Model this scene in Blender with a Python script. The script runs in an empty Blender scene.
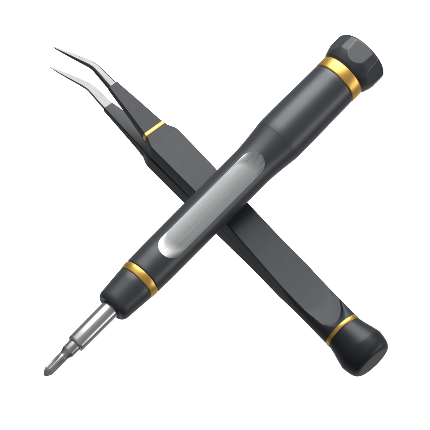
import bpy, bmesh, math
from mathutils import Vector, Matrix

C = bpy.context.scene
COL = C.collection
S = 0.00035            # metres per photograph pixel at the crossing of the tools
D = 4000.0             # camera distance in the same units
R_ = math.radians
PITCH = R_(23)         # the camera looks down at 67 degrees
M3 = Matrix.Rotation(PITCH, 3, 'X')

def unproj(px, py, z):
    k = (D - z) / D
    return Vector(((px - 215) * k, (215 - py) * k, z))
def proj(p):
    k = D / (D - p.z)
    return (215 + p.x * k, 215 - p.y * k)

class Axis:
    """a tool's own axis: x along it, z towards the viewer, y = z cross x"""
    def __init__(self, a, za, b, zb, roll=0):
        self.a = a; self.b = b
        self.A = unproj(*a, za); self.B = unproj(*b, zb)
        d = self.B - self.A; self.full = d.length
        T = d.normalized(); N = (Vector((0, 0, 1)) - T * T.z).normalized(); Y = N.cross(T)
        if roll:
            q = Matrix.Rotation(roll, 3, T); N = q @ N; Y = q @ Y
        self.T, self.N, self.Y = T, N, Y
        il = math.hypot(b[0]-a[0], b[1]-a[1]); self.il = il
        self.u = ((b[0]-a[0])/il, (b[1]-a[1])/il)
    def lam(self, s):                      # distance seen along the axis -> real distance
        lo, hi = -100, self.full + 200
        for _ in range(50):
            mid = (lo + hi) / 2
            q = proj(self.A + self.T * mid)
            v = (q[0]-self.a[0])*self.u[0] + (q[1]-self.a[1])*self.u[1]
            if v < s: lo = mid
            else: hi = mid
        return mid
    def scale(self, lam):
        return (D - (self.A + self.T * lam).z) / D
    def empty(self, name):
        o = bpy.data.objects.new(name, None); COL.objects.link(o)
        o.empty_display_size = 0.01
        rot = Matrix((self.T, self.Y, self.N)).transposed()
        m = (M3 @ rot).to_4x4(); m.translation = M3 @ (self.A * S)
        o.matrix_world = m
        return o

# ------------------------------------------------------------------ materials
def new_mat(name):
    m = bpy.data.materials.new(name); m.use_nodes = True
    nt = m.node_tree; b = nt.nodes['Principled BSDF']
    return m, nt, b
def L(nt, a, b): nt.links.new(a, b)
def noise(nt, scale, detail=4, stretch=None, rough=0.55):
    tc = nt.nodes.new('ShaderNodeTexCoord'); mp = nt.nodes.new('ShaderNodeMapping')
    L(nt, tc.outputs['Object'], mp.inputs['Vector'])
    if stretch: mp.inputs['Scale'].default_value = stretch
    n = nt.nodes.new('ShaderNodeTexNoise'); n.inputs['Scale'].default_value = scale
    n.inputs['Detail'].default_value = detail; n.inputs['Roughness'].default_value = rough
    L(nt, mp.outputs['Vector'], n.inputs['Vector'])
    return n.outputs['Fac']
def remap(nt, fac, lo, hi, a=0.3, b=0.7):
    r = nt.nodes.new('ShaderNodeMapRange'); L(nt, fac, r.inputs['Value'])
    r.inputs['From Min'].default_value = a; r.inputs['From Max'].default_value = b
    r.inputs['To Min'].default_value = lo; r.inputs['To Max'].default_value = hi
    return r.outputs['Result']
def mixcol(nt, fac, c0, c1):
    r = nt.nodes.new('ShaderNodeMix'); r.data_type = 'RGBA'; L(nt, fac, r.inputs[0])
    r.inputs[6].default_value = (*c0, 1); r.inputs[7].default_value = (*c1, 1)
    return r.outputs[2]
def bump(nt, b, fac, dist, strength=1):
    n = nt.nodes.new('ShaderNodeBump'); n.inputs['Distance'].default_value = dist
    n.inputs['Strength'].default_value = strength
    L(nt, fac, n.inputs['Height']); L(nt, n.outputs['Normal'], b.inputs['Normal'])

def dark_mat(name, c, rough, spec):
    m, nt, b = new_mat(name)
    f = noise(nt, 260, 5)
    L(nt, mixcol(nt, remap(nt, f, 0, 1), tuple(x*0.94 for x in c), tuple(x*1.06 for x in c)), b.inputs['Base Color'])
    L(nt, remap(nt, noise(nt, 420, 4), rough-0.012, rough+0.012), b.inputs['Roughness'])
    b.inputs['Specular IOR Level'].default_value = spec
    bump(nt, b, noise(nt, 6500, 2), 0.000013, 0.35)
    return m
def metal_mat(name, c0, c1, rough, stretch, scale, bd=0.000006, dr=0.06, rng=(0.3, 0.7)):
    m, nt, b = new_mat(name)
    b.inputs['Metallic'].default_value = 1
    f = noise(nt, scale, 5, stretch, 0.65)
    L(nt, mixcol(nt, remap(nt, f, 0, 1, *rng), c0, c1), b.inputs['Base Color'])
    L(nt, remap(nt, f, rough+dr, rough-dr, *rng), b.inputs['Roughness'])
    bump(nt, b, f, bd, 0.6)
    return m

DARK = dark_mat('charcoal_anodised', (0.027, 0.032, 0.040), 0.41, 0.9)
DARKT = dark_mat('charcoal_coating', (0.029, 0.033, 0.039), 0.48, 0.45)
BLACK = dark_mat('black_rubber', (0.017, 0.019, 0.023), 0.42, 0.45)
GOLD = metal_mat('gold_plating', (0.88, 0.52, 0.125), (0.94, 0.57, 0.14), 0.41, (1, 1, 1), 900, 0.000002, 0.03)
STEEL = metal_mat('turned_steel', (0.62, 0.615, 0.60), (0.70, 0.69, 0.68), 0.29, (14, 1, 1), 500, 0.0000001, 0.008)
BIT = metal_mat('tool_steel', (0.44, 0.435, 0.42), (0.54, 0.53, 0.51), 0.31, (1, 1, 1), 700, 0.000004, 0.05)
BRUSH = metal_mat('brushed_steel', (0.36, 0.36, 0.355), (0.70, 0.70, 0.695), 0.33, (0.35, 20, 20), 75, 0.000003, 0.07, (0.34, 0.66))
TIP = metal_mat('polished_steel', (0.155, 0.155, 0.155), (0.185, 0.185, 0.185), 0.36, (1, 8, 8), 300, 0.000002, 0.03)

# ------------------------------------------------------------------ mesh helpers
def finish(name, verts, faces, mat, parent, smooth=True):
    me = bpy.data.meshes.new(name); me.from_pydata([tuple(v) for v in verts], [], faces)
    bm = bmesh.new(); bm.from_mesh(me)
    bmesh.ops.recalc_face_normals(bm, faces=bm.faces)
    bm.to_mesh(me); bm.free()
    me.materials.append(mat)
    for p in me.polygons: p.use_smooth = smooth
    o = bpy.data.objects.new(name, me); COL.objects.link(o)
    o.parent = parent
    return o

def sharpen(o, ang):
    """edges steeper than ang stay sharp"""
    bm = bmesh.new(); bm.from_mesh(o.data)
    for e in bm.edges:
        if len(e.link_faces) == 2 and e.calc_face_angle(0) > ang: e.smooth = False
    bm.to_mesh(o.data); bm.free()

def grid_closed(rings, cap0=True, cap1=True):
    """rings of equal length -> closed tube"""
    n = len(rings[0]); V = [v for r in rings for v in r]; F = []
    for i in range(len(rings)-1):
        for j in range(n):
            k = (j+1) % n
            F.append((i*n+j, i*n+k, (i+1)*n+k, (i+1)*n+j))
    if cap0: F.append(tuple(range(n)))
    if cap1: F.append(tuple((len(rings)-1)*n + j for j in range(n)))
    return V, F

def interp(tab, x, col):
    if x <= tab[0][0]: return tab[0][col]
    for a, b in zip(tab, tab[1:]):
        if x <= b[0]:
            f = (x-a[0])/(b[0]-a[0]) if b[0] > a[0] else 1
            return a[col]*(1-f)+b[col]*f
    return tab[-1][col]
def sstep(x, a, b):
    t = min(1, max(0, (x-a)/(b-a))); return t*t*(3-2*t)
def smin(a, b, k):
    h = max(k-abs(a-b), 0)/k
    return min(a, b) - h*h*k*0.25

def lathe(name, ax, prof, mat, parent, seg=160, mod=None, sharp=R_(28), off=0):
    """prof: list of (s, r) in seen units. mod(s, r, theta) changes the radius"""
    rings = []
    for s, r in prof:
        lam = ax.lam(s); k = ax.scale(lam)
        ring = []
        for j in range(seg):
            th = 2*math.pi*j/seg
            rr = mod(s, r, th) if mod else r
            ring.append(Vector((lam*S, -math.sin(th)*rr*k*S, math.cos(th)*rr*k*S)))
        rings.append(ring)
    V, F = grid_closed(rings)
    o = finish(name, V, F, mat, parent)
    sharpen(o, sharp)
    return o

def arc(s0, r0, s1, r1, n=6, convex=True):
    """quarter-ellipse between two profile points"""
    out = []
    for i in range(n+1):
        a = math.pi/2*i/n
        if convex: out.append((s0+(s1-s0)*math.sin(a), r1+(r0-r1)*math.cos(a)))
        else: out.append((s0+(s1-s0)*(1-math.cos(a)), r0+(r1-r0)*math.sin(a)))
    return out

# ================================================================== screwdriver
DR = Axis((45.3, 374.4), 25.6+70, (363.5, 54.3), 25.6-70)
driver = DR.empty('screwdriver')
driver['label'] = 'charcoal precision screwdriver with gold rings and brushed silver panel, lying across the tweezers'
driver['category'] = 'screwdriver'

# --- bit
def bit_mod(s, r, th):
    d = 0.60*sstep(s, 28, 17)*(0.75+0.25*sstep(s, -1, 8))
    a = (th + R_(2)) % (math.pi/2) - math.pi/4
    f = max(0, 1-abs(a)/(0.16+0.36*sstep(s, 30, 12)))   # a ground flute in each quarter
    return r*(1-d*f)
prof = [(-1.6, 0.5), (-1.4, 1.1), (-0.8, 1.9), (0.3, 2.8), (1.6, 3.6), (3.2, 4.4), (4.4, 4.9), (5, 5.1)]
prof += [(5+i*0.6, 5.2) for i in range(1, 32)]
prof += [(24.5, 5.05), (26, 5.05), (27.5, 5.25), (29, 5.75), (30.5, 6.4), (31.6, 6.85), (32.4, 6.95), (41, 7.0), (46, 7.0)]
lathe('bit', DR, prof, BIT, driver, 240, bit_mod, R_(22))
# --- steel sleeve
prof = [(43.5, 5.0), (42.2, 7.4)] + [(42.0, 8.2), (42.3, 9.0), (43.2, 9.6), (44.5, 9.75), (60, 9.8), (80, 9.9), (93, 9.95), (99, 9.9)]
lathe('sleeve', DR, prof, STEEL, driver, 128)
# --- tapered front collar
prof = [(97, 9), (94.6, 10.2), (93.2, 12.5), (92.8, 14.4), (93.2, 15.6), (94.3, 16.8), (96, 17.9), (98, 18.5), (101, 18.75), (110, 19.5), (120, 20.3), (127.2, 20.85), (128.0, 20.7), (128.4, 20.2), (130, 20.0)]
lathe('front_collar', DR, prof, DARK, driver, 192)
def ring(s0, s1, r0, r1):
    return [(s0+0.6, r0-1.4), (s0, r0-0.9), (s0-0.0, r0-0.2), (s0+0.5, r0+0.25), (s0+1.3, r0+0.45),
            ((s0+s1)/2, (r0+r1)/2+0.5), (s1-1.3, r1+0.45), (s1-0.5, r1+0.25), (s1, r1-0.2), (s1, r1-0.9), (s1-0.6, r1-1.4)]
lathe('gold_ring', DR, ring(128.6, 137.2, 20.9, 21.6), GOLD, driver, 192, sharp=R_(60))

# --- handle with a recess for the panel
prof = [(136, 20.0), (137.5, 20.4), (137.7, 21.1), (138.4, 21.6)]
s = 140
while s < 290: prof.append((s, 22.2-0.5*sstep(s, 160, 138))); s += 3
for i in range(0, 17):
    f = i/16; prof.append((291.5+36*f, 22.2+3.4*f**1.45))
prof += [(327.8, 25.66), (330, 25.82)]
s = 332
while s < 405: prof.append((s, 25.95-0.9*sstep(s, 345, 410))); s += 4
prof += [(408.2, 25.0), (409.0, 24.8), (409.3, 24.2), (411, 24.0)]
handle = lathe('handle', DR, prof, DARK, driver, 256)
# hard line where the grip starts
def harden(o, ax, s0):
    x0 = ax.lam(s0)*S; bm = bmesh.new(); bm.from_mesh(o.data)
    for e in bm.edges:
        if all(abs(v.co.x-x0) < 1e-7 for v in e.verts): e.smooth = False
    bm.to_mesh(o.data); bm.free()
harden(handle, DR, 327.8)

# capsule outline of the panel
PS0, PS1, PHW, PANG = 161.5, 301.0, 12.6, R_(-4.5)
RCYL = 22.2
def cap_pt(v, u):
    """v across -1..1, u along 0..1 -> (s, n)"""
    n = v*PHW; e = PHW - math.sqrt(max(0, PHW*PHW-n*n))
    s0, s1 = PS0+e, PS1-e
    return s0+(s1-s0)*u, n
def panel_local(s, n, h):
    lam = DR.lam(s); k = DR.scale(lam)
    y, z = -n, h
    c, q = math.cos(PANG), math.sin(PANG)
    return Vector((lam*S, (-(n*c + h*q))*k*S, (h*c - n*q)*k*S))
def cyl_r(s): return interp([p for p in prof], s, 1)
# cutter: a capsule prism, resting below the floor of the panel
outl = []
NA = 40
for i in range(NA+1):
    a = math.pi/2 + math.pi*i/NA
    outl.append((PS0+PHW+PHW*math.cos(a), PHW*math.sin(a)))
for i in range(NA+1):
    a = -math.pi/2 + math.pi*i/NA
    outl.append((PS1-PHW+PHW*math.cos(a), PHW*math.sin(a)))
V = [panel_local(s, n, 12.0) for s, n in outl] + [panel_local(s, n, 30.0) for s, n in outl]
m = len(outl)
F = [tuple(range(m)), tuple(range(m, 2*m))] + [(i, (i+1) % m, m+(i+1) % m, m+i) for i in range(m)]
cutter = finish('cutter', V, F, DARK, driver, False)
bpy.context.view_layer.update()
md = handle.modifiers.new('cut', 'BOOLEAN'); md.operation = 'DIFFERENCE'; md.object = cutter; md.solver = 'EXACT'
dg = bpy.context.evaluated_depsgraph_get()
me2 = bpy.data.meshes.new_from_object(handle.evaluated_get(dg), preserve_all_data_layers=True, depsgraph=dg)
handle.modifiers.clear(); handle.data = me2; me2.name = 'handle'
bpy.data.objects.remove(cutter, do_unlink=True)
sharpen(handle, R_(28))

# the panel: a scooped strip of brushed steel
NV, NU = 48, 180
V, F = [], []
def panel_h(s, n, u, v):
    edge = math.sqrt(max(0, cyl_r(s)**2 - n*n))
    floor = 18.1 + 0.55*(1-v*v)
    e0, e1 = cap_pt(v, 0)[0], cap_pt(v, 1)[0]
    d = min(s-e0, e1-s); w = max(0, 1-d/17.0)
    return floor + (edge-0.05-floor)*w**1.9
for i in range(NV+1):
    v = -math.cos(math.pi*i/NV)
    for j in range(NU+1):
        q = j/NU; u = 0.5-0.5*math.cos(math.pi*q)
        s, n = cap_pt(v*0.9999, u)
        V.append(panel_local(s, n, panel_h(s, n, u, v)))
W1 = NU+1
for i in range(NV):
    for j in range(NU):
        F.append((i*W1+j, i*W1+j+1, (i+1)*W1+j+1, (i+1)*W1+j))
top = len(V)
bord = [j for j in range(W1)] + [i*W1+NU for i in range(1, NV+1)] + [NV*W1+j for j in range(NU-1, -1, -1)] + [i*W1 for i in range(NV-1, 0, -1)]
down = []
for b in bord:
    v = V[b]; d = Vector((0, math.sin(PANG), -math.cos(PANG)))*1.2*S
    down.append(len(V)); V.append(v+d)
nb = len(bord)
for i in range(nb): F.append((bord[i], bord[(i+1) % nb], down[(i+1) % nb], down[i]))
panel = finish('inlay_panel', V, F, BRUSH, driver)
sharpen(panel, R_(35))
panel['label'] = 'round-ended panel of brushed silver steel'

lathe('gold_ring', DR, ring(409.6, 422.0, 24.9, 24.9), GOLD, driver, 192, sharp=R_(60))

# --- end cap with six flats
prof = [(420.5, 23.5), (422.2, 24.0), (422.5, 24.8), (423.2, 25.2), (423.4, 25.3)]
KEYP = [(423.4, 25.6), (425, 26.5), (427, 27.3), (429, 28.0), (431, 28.6), (433, 29.1), (434.3, 29.35), (435.2, 29.48), (436, 29.5), (447.2, 29.5)]
s = 423.8
while s < 437.01:
    prof.append((s, interp(KEYP, s, 1))); s += 0.4
prof += [(437.6+i*0.8, 29.5) for i in range(0, 12)]
prof += [(447.2, 29.5), (448.0, 29.35), (448.7, 29.0), (449.2, 28.6), (449.7, 28.1), (450.2, 27.5), (450.7, 26.9), (451.1, 26.2), (451.35, 25.5), (451.5, 24.7), (451.5, 23.6), (451.5, 12), (451.5, 1)]
def cap_mod2(s, r, th):
    """six broad flats with a narrow one between each two"""
    a = (th - R_(-8.5) + math.pi/6) % (math.pi/3) - math.pi/6
    if r < 24: return r
    apo = 27.9 - (s-430)*0.035
    b = math.pi/6 - abs(a)
    return smin(smin(r, apo/math.cos(a), 0.22), 29.25/math.cos(b) if abs(b) < 1.2 else 99, 0.15)
lathe('end_cap', DR, prof, DARK, driver, 360, cap_mod2, R_(40))

# ================================================================== tweezers
cA, sA = math.cos(R_(45.5)), math.sin(R_(45.5))
def tm(t, m): return (cA*t + sA*m, sA*t - cA*m)
MAX_ = 12.4
T0, T1 = 517.0, 72.0
TW = Axis(tm(T0, MAX_), -26.3+67, tm(T1, MAX_), -26.3-67, roll=0)
# roll the width so that the outer face leans to the upper right: y is the width axis
PHI = 26.5
up_right = Vector((sA, cA, 0))
TW = Axis(tm(T0, MAX_), -26.3+67, tm(T1, MAX_), -26.3-67, roll=0)
sgn = 1 if TW.Y.dot(up_right) > 0 else -1
best = None
for r in (PHI, -PHI):
    t = Axis(tm(T0, MAX_), -26.3+67, tm(T1, MAX_), -26.3-67, roll=R_(r))
    if best is None or t.N.dot(up_right) > best.N.dot(up_right): best = t
TW = best
tweezers = TW.empty('tweezers')
tweezers['label'] = 'dark grey bent-tip tweezers with bare steel points, lying under the screwdriver'
tweezers['category'] = 'tweezers'
def tl(t): return TW.lam(T0 - t)
def tw_pt(t, w, n, dl=0):
    lam = tl(t) + dl; k = TW.scale(lam)
    return Vector((lam*S, sgn*w*k*S, n*k*S))

RB = 20.7
# t, centre w, half-width, outer n, inner n, corner, radius limiting the outer side
ARM = [(140, -1.4, 5.0, 23.4, 17.8, 1.0, 99),
       (147, -1.4, 5.7, 23.0, 17.0, 1.0, 99),
       (175, -0.9, 9.0, 21.0, 13.2, 1.1, 99),
       (200, -0.8, 11.9, 19.0, 8.8, 1.2, 99),
       (206, -0.7, 12.8, 18.6, 7.8, 1.2, 99),
       (209, -0.5, 13.6, 18.5, 7.2, 1.2, 99),
       (216, 0.0, 17.2, 18.3, 4.2, 1.3, 99),
       (218.5, 0.0, 18.0, 18.2, 2.6, 1.3, 99),
       (221, 0.0, 18.2, 18.2, 1.6, 1.3, 99),
       (275, 0.0, 17.6, 17.9, 0.5, 1.3, 99),
       (320, 0.0, 17.0, 16.4, 0.3, 1.3, 60),
       (345, 0.0, 17.4, 14.4, 0.12, 1.3, 34),
       (370, 0.0, 18.0, 12.2, 0.12, 1.3, 26),
       (405, 0.0, 19.3, 10.0, 0.12, 1.2, 21.6),
       (430, 0.0, 20.3, 9.0, 0.12, 1.0, RB),
       (474, 0.0, RB, 9.0, 0.12, 0.6, RB)]
def arm_val(t, c):
    """smooth between the stations of the handle, straight between those of the neck"""
    if t <= 275 or t >= 430: return interp(ARM, t, c)
    for i in range(len(ARM)-1):
        if ARM[i][0] <= t <= ARM[i+1][0]: break
    def tang(k):
        if ARM[k][0] <= 275: return (ARM[k+1][c]-ARM[k][c])/(ARM[k+1][0]-ARM[k][0])*0.3
        a, b = ARM[k-1], ARM[min(k+1, len(ARM)-1)]
        return (b[c]-a[c])/(b[0]-a[0])
    a, b = ARM[i], ARM[i+1]; d = b[0]-a[0]; f = (t-a[0])/d
    return (2*f**3-3*f*f+1)*a[c] + (f**3-2*f*f+f)*d*tang(i) + (3*f*f-2*f**3)*b[c] + (f**3-f*f)*d*tang(i+1)
def ushift(x):
    return 1.0 - 15*((x+4)/RB)**2 - 7*min(1, abs(x/RB))**8
def arm_section(t, grow=0.0, nx=56):
    """-> list of (w, n, shift): shift bends the stations along the round end of the flat"""
    wc, hw, ho, hi, c, r = [arm_val(t, i) for i in range(1, 7)]
    hi = max(hi, 0.12); hw = min(hw, r-0.02) + grow; ho += grow; hi -= grow; c += grow*0.6
    k = sstep(t, 428, 464) * (1-max(0, min(1, (t-471)/3.2)))
    f = max(0, min(1, (t-466.6)/4.2)) if t < 471 else 1
    pts = []
    for i in range(nx+1):
        x = -math.cos(math.pi*i/nx)*hw
        ax_ = abs(x)
        lim = math.sqrt(max(0, (r+grow)**2 - x*x))
        if t > 425: lim *= 1-(0.24*sstep(t, 425, 455)-0.19*sstep(t, 468, 474))*(1-(x/RB)**2)
        h = ho
        d = ax_ - (hw-c)
        if d > 0: h = ho - (c - math.sqrt(max(0, c*c-d*d)))
        h += 1.8*sstep(t, 440, 470) + 12*f**1.7
        pts.append((wc+x, max(hi+0.05, smin(h, lim, 0.35 if t < 425 else 0.5)), k*ushift(x)))
    low = [(wc+hw, hi+0.03), (wc+hw*0.96, hi)] if r < 90 else [(wc+hw, hi+0.8), (wc+hw-0.8, hi)]
    mid = [(wc+hw*0.5, hi), (wc, hi), (wc-hw*0.5, hi)]
    lowb = [(wc-hw*0.96, hi), (wc-hw, hi+0.03)] if r < 90 else [(wc-hw+0.8, hi), (wc-hw, hi+0.8)]
    return pts + [(w, n, k*ushift(w)) for w, n in low + mid + lowb]
def arm(side):
    ts = []
    t = 146.2
    while t < 200: ts.append(t); t += 4
    while t < 223: ts.append(t); t += 0.75
    while t < 428: ts.append(t); t += 4
    while t < 464: ts.append(t); t += 2
    while t < 472: ts.append(t); t += 0.35
    ts += [472.5, 473.2, 474.2]
    rings = [[tw_pt(t+dt, w, side*n) for w, n, dt in arm_section(t)] for t in ts]
    V, F = grid_closed(rings)
    o = finish('arm', V, F, DARKT, tweezers)
    sharpen(o, R_(38))
    return o
def band(side):
    ts = [(203.4, -0.4), (203.4, 0.2), (203.8, 0.5), (204.4, 0.62), (206.4, 0.62), (207.0, 0.5), (207.4, 0.2), (207.4, -0.4)]
    rings = []
    for t, g in ts:
        hi = interp(ARM, t, 4)
        rings.append([tw_pt(t, w, side*max(n, hi+(3.5 if side > 0 else 7.5))) for w, n, _ in arm_section(t, g)])
    V, F = grid_closed(rings)
    o = finish('gold_ring', V, F, GOLD, tweezers)
    sharpen(o, R_(50))
    return o
# steel points: t, centre w, half-width, outer n, inner n
PT = [(150, -1.4, 5.3, 22.6, 17.4), (146.2, -1.35, 5.15, 22.9, 17.5), (138, -1.2, 4.9, 23.0, 17.8), (128, -0.9, 4.3, 22.9, 18.0),
      (122, -0.85, 3.95, 22.7, 18.1), (118.5, -1.3, 3.75, 22.6, 18.1), (115, -2.35, 3.5, 22.4, 18.1), (111, -4.0, 3.2, 22.1, 18.0),
      (104, -7.0, 2.75, 21.6, 17.9), (96, -10.4, 2.2, 21.0, 17.9), (88, -13.9, 1.5, 20.2, 18.0), (82, -16.4, 0.85, 19.5, 18.1), (79.6, -17.4, 0.35, 19.1, 18.4)]
def catmull(p0, p1, p2, p3, f):
    return tuple(0.5*(2*b + (c-a)*f + (2*a-5*b+4*c-d)*f*f + (-a+3*b-3*c+d)*f**3) for a, b, c, d in zip(p0, p1, p2, p3))
def point(side):
    P = []
    for i in range(len(PT)-1):
        p0 = PT[max(0, i-1)]; p3 = PT[min(len(PT)-1, i+2)]
        for q in range(4): P.append(catmull(p0, PT[i], PT[i+1], p3, q/4))
    P.append(PT[-1])
    rings = []
    for i, (t, wc, hw, ho, hi) in enumerate(P):
        a = P[max(0, i-1)]; b = P[min(len(P)-1, i+1)]
        dl = (a[0]-b[0])/0.95; dw = b[1]-a[1]; q = math.hypot(dl, dw)
        nl, nw = -dw/q, dl/q            # across the path, in the arm's own plane
        th = ho-hi
        co = min(hw*0.6, th*0.55); ci = min(hw*0.12, th*0.12)
        sec = []
        for k in range(9):              # outer side: broad rounding at both edges
            e = math.pi/2*k/8
            sec.append((-hw+co-co*math.cos(e), ho-co+co*math.sin(e)))
        for k in range(9):
            e = math.pi/2*k/8
            sec.append((hw-co+co*math.sin(e), ho-co+co*math.cos(e)))
        sec += [(hw, hi+ci), (hw-ci, hi), (-hw+ci, hi), (-hw, hi+ci)]
        rings.append([tw_pt(t, wc+x*nw, side*n, dl=x*nl) for x, n in sec])
    V, F = grid_closed(rings)
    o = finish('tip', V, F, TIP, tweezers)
    sharpen(o, R_(30))
    return o
for side in (1, -1):
    arm(side); band(side); point(side)

# --- butt: gold ring and flared rubber cap (s measured from the end)
def tl_prof(lst): return [(T0-t, r) for t, r in lst]
g = ring(473.9, 478.6, 20.6, 20.6)
lathe('gold_ring', TW, tl_prof(g), GOLD, tweezers, 192, sharp=R_(60))
cp = [(477.2, 19.6), (478.8, 20.0), (479.1, 20.5), (480, 20.8), (483, 21.4), (487, 22.4), (491, 23.5), (495, 24.6), (498.5, 25.45), (501, 26.0), (502.2, 26.22), (503.0, 26.3), (503.8, 26.28),
      (506, 26.05), (509, 25.6), (512, 25.0), (514, 24.45), (515.8, 23.7), (517.3, 22.8), (518.4, 21.8), (519.2, 20.7), (519.7, 19.5), (519.95, 18.2), (520, 16.5), (520, 8), (520, 1)]
endc = lathe('end_cap', TW, tl_prof(cp), BLACK, tweezers, 192)

# ================================================================== setting
FZ = -1.15
def sheet():
    # a white paper sweep, flat below the tools and rising at the back
    pr = [(-1.6, FZ), (1.4, FZ)]
    for i in range(1, 13):
        a = math.pi/2*i/12; pr.append((1.4+0.6*math.sin(a), FZ+0.6*(1-math.cos(a))))
    pr.append((2.0, FZ+1.4))
    V = []; F = []
    for y, z in pr: V += [(-1.8, y, z), (1.8, y, z)]
    for i in range(len(pr)-1): F.append((2*i, 2*i+1, 2*i+3, 2*i+2))
    m, nt, b = new_mat('white_paper')
    f = noise(nt, 30, 4)
    L(nt, mixcol(nt, f, (0.86, 0.86, 0.86), (0.89, 0.89, 0.89)), b.inputs['Base Color'])
    b.inputs['Roughness'].default_value = 0.9; b.inputs['Specular IOR Level'].default_value = 0.1
    o = finish('backdrop', V, F, m, None)
    o['kind'] = 'structure'
    return o
sheet()

# ================================================================== lights
def area(name, pos_dir, dist, sx, sy, power, along=None, col=(1, 1, 1), target=(0, 0, 0)):
    """pos_dir in the camera's frame"""
    l = bpy.data.lights.new(name, 'AREA'); l.shape = 'RECTANGLE'; l.size = sx; l.size_y = sy
    l.energy = power; l.color = col
    o = bpy.data.objects.new(name, l); COL.objects.link(o)
    p = M3 @ (Vector(pos_dir).normalized()*dist); t = Vector(target)
    z = (p-t).normalized()
    y = M3 @ Vector(along) if along else Vector((0, 1, 0))
    y = (y - z*y.dot(z)).normalized(); x = y.cross(z)
    m = Matrix((x, y, z)).transposed().to_4x4(); m.translation = p
    o.matrix_world = m
    return o
Tv = tuple(DR.T); Nv = DR.N; Pv = -DR.Y     # Pv points to the lower right
def around_at(deg, off):      # a place round the screwdriver's axis, moved along it
    a = R_(deg)
    return (Nv*math.cos(a) + Pv*math.sin(a))*0.75 + DR.T*off
kv = around_at(-52, 0.60)
area('softbox_key', kv, kv.length, 0.95, 0.88, 13.5, Tv)
kv = around_at(70, 0.5)
area('softbox_side', kv, kv.length, 0.2, 0.9, 2.1, Tv)
# unseen spots, added to burn the paper far behind to white
for x in (-1, 1):
    l = bpy.data.lights.new('added_paper_spot', 'SPOT'); l.energy = 75; l.shadow_soft_size = 0.06
    l.spot_size = R_(54); l.spot_blend = 0.4
    o = bpy.data.objects.new('added_paper_spot', l); COL.objects.link(o)
    p = Vector((0.34*x, 0.16, -0.28)); t = Vector((0.02*x, 0.47, FZ))
    o.location = p; o.rotation_euler = (t-p).to_track_quat('-Z', 'Y').to_euler()

w = bpy.data.worlds.new('World'); C.world = w; w.use_nodes = True
bg = w.node_tree.nodes['Background']; bg.inputs[1].default_value = 1.0
# invented fill light: world gradient, pale above, dark below to keep edges dark
tc = w.node_tree.nodes.new('ShaderNodeTexCoord'); sx = w.node_tree.nodes.new('ShaderNodeSeparateXYZ')
L(w.node_tree, tc.outputs['Generated'], sx.inputs[0])
L(w.node_tree, mixcol(w.node_tree, remap(w.node_tree, sx.outputs['Z'], 0, 1, -0.4, 0.9), (0.02, 0.02, 0.021), (0.30, 0.31, 0.325)), bg.inputs[0])

# ================================================================== camera
cam = bpy.data.cameras.new('camera'); co = bpy.data.objects.new('camera', cam); COL.objects.link(co)
cam.sensor_width = 36; cam.lens = 36*D/430; cam.clip_start = 0.02; cam.clip_end = 20
co.location = M3 @ Vector((0, 0, D*S)); co.rotation_euler = (PITCH, 0, 0)
C.camera = co
C.view_settings.view_transform = 'Standard'; C.view_settings.look = 'None'
C.view_settings.exposure = 0; C.view_settings.gamma = 1
C.cycles.max_bounces = 8
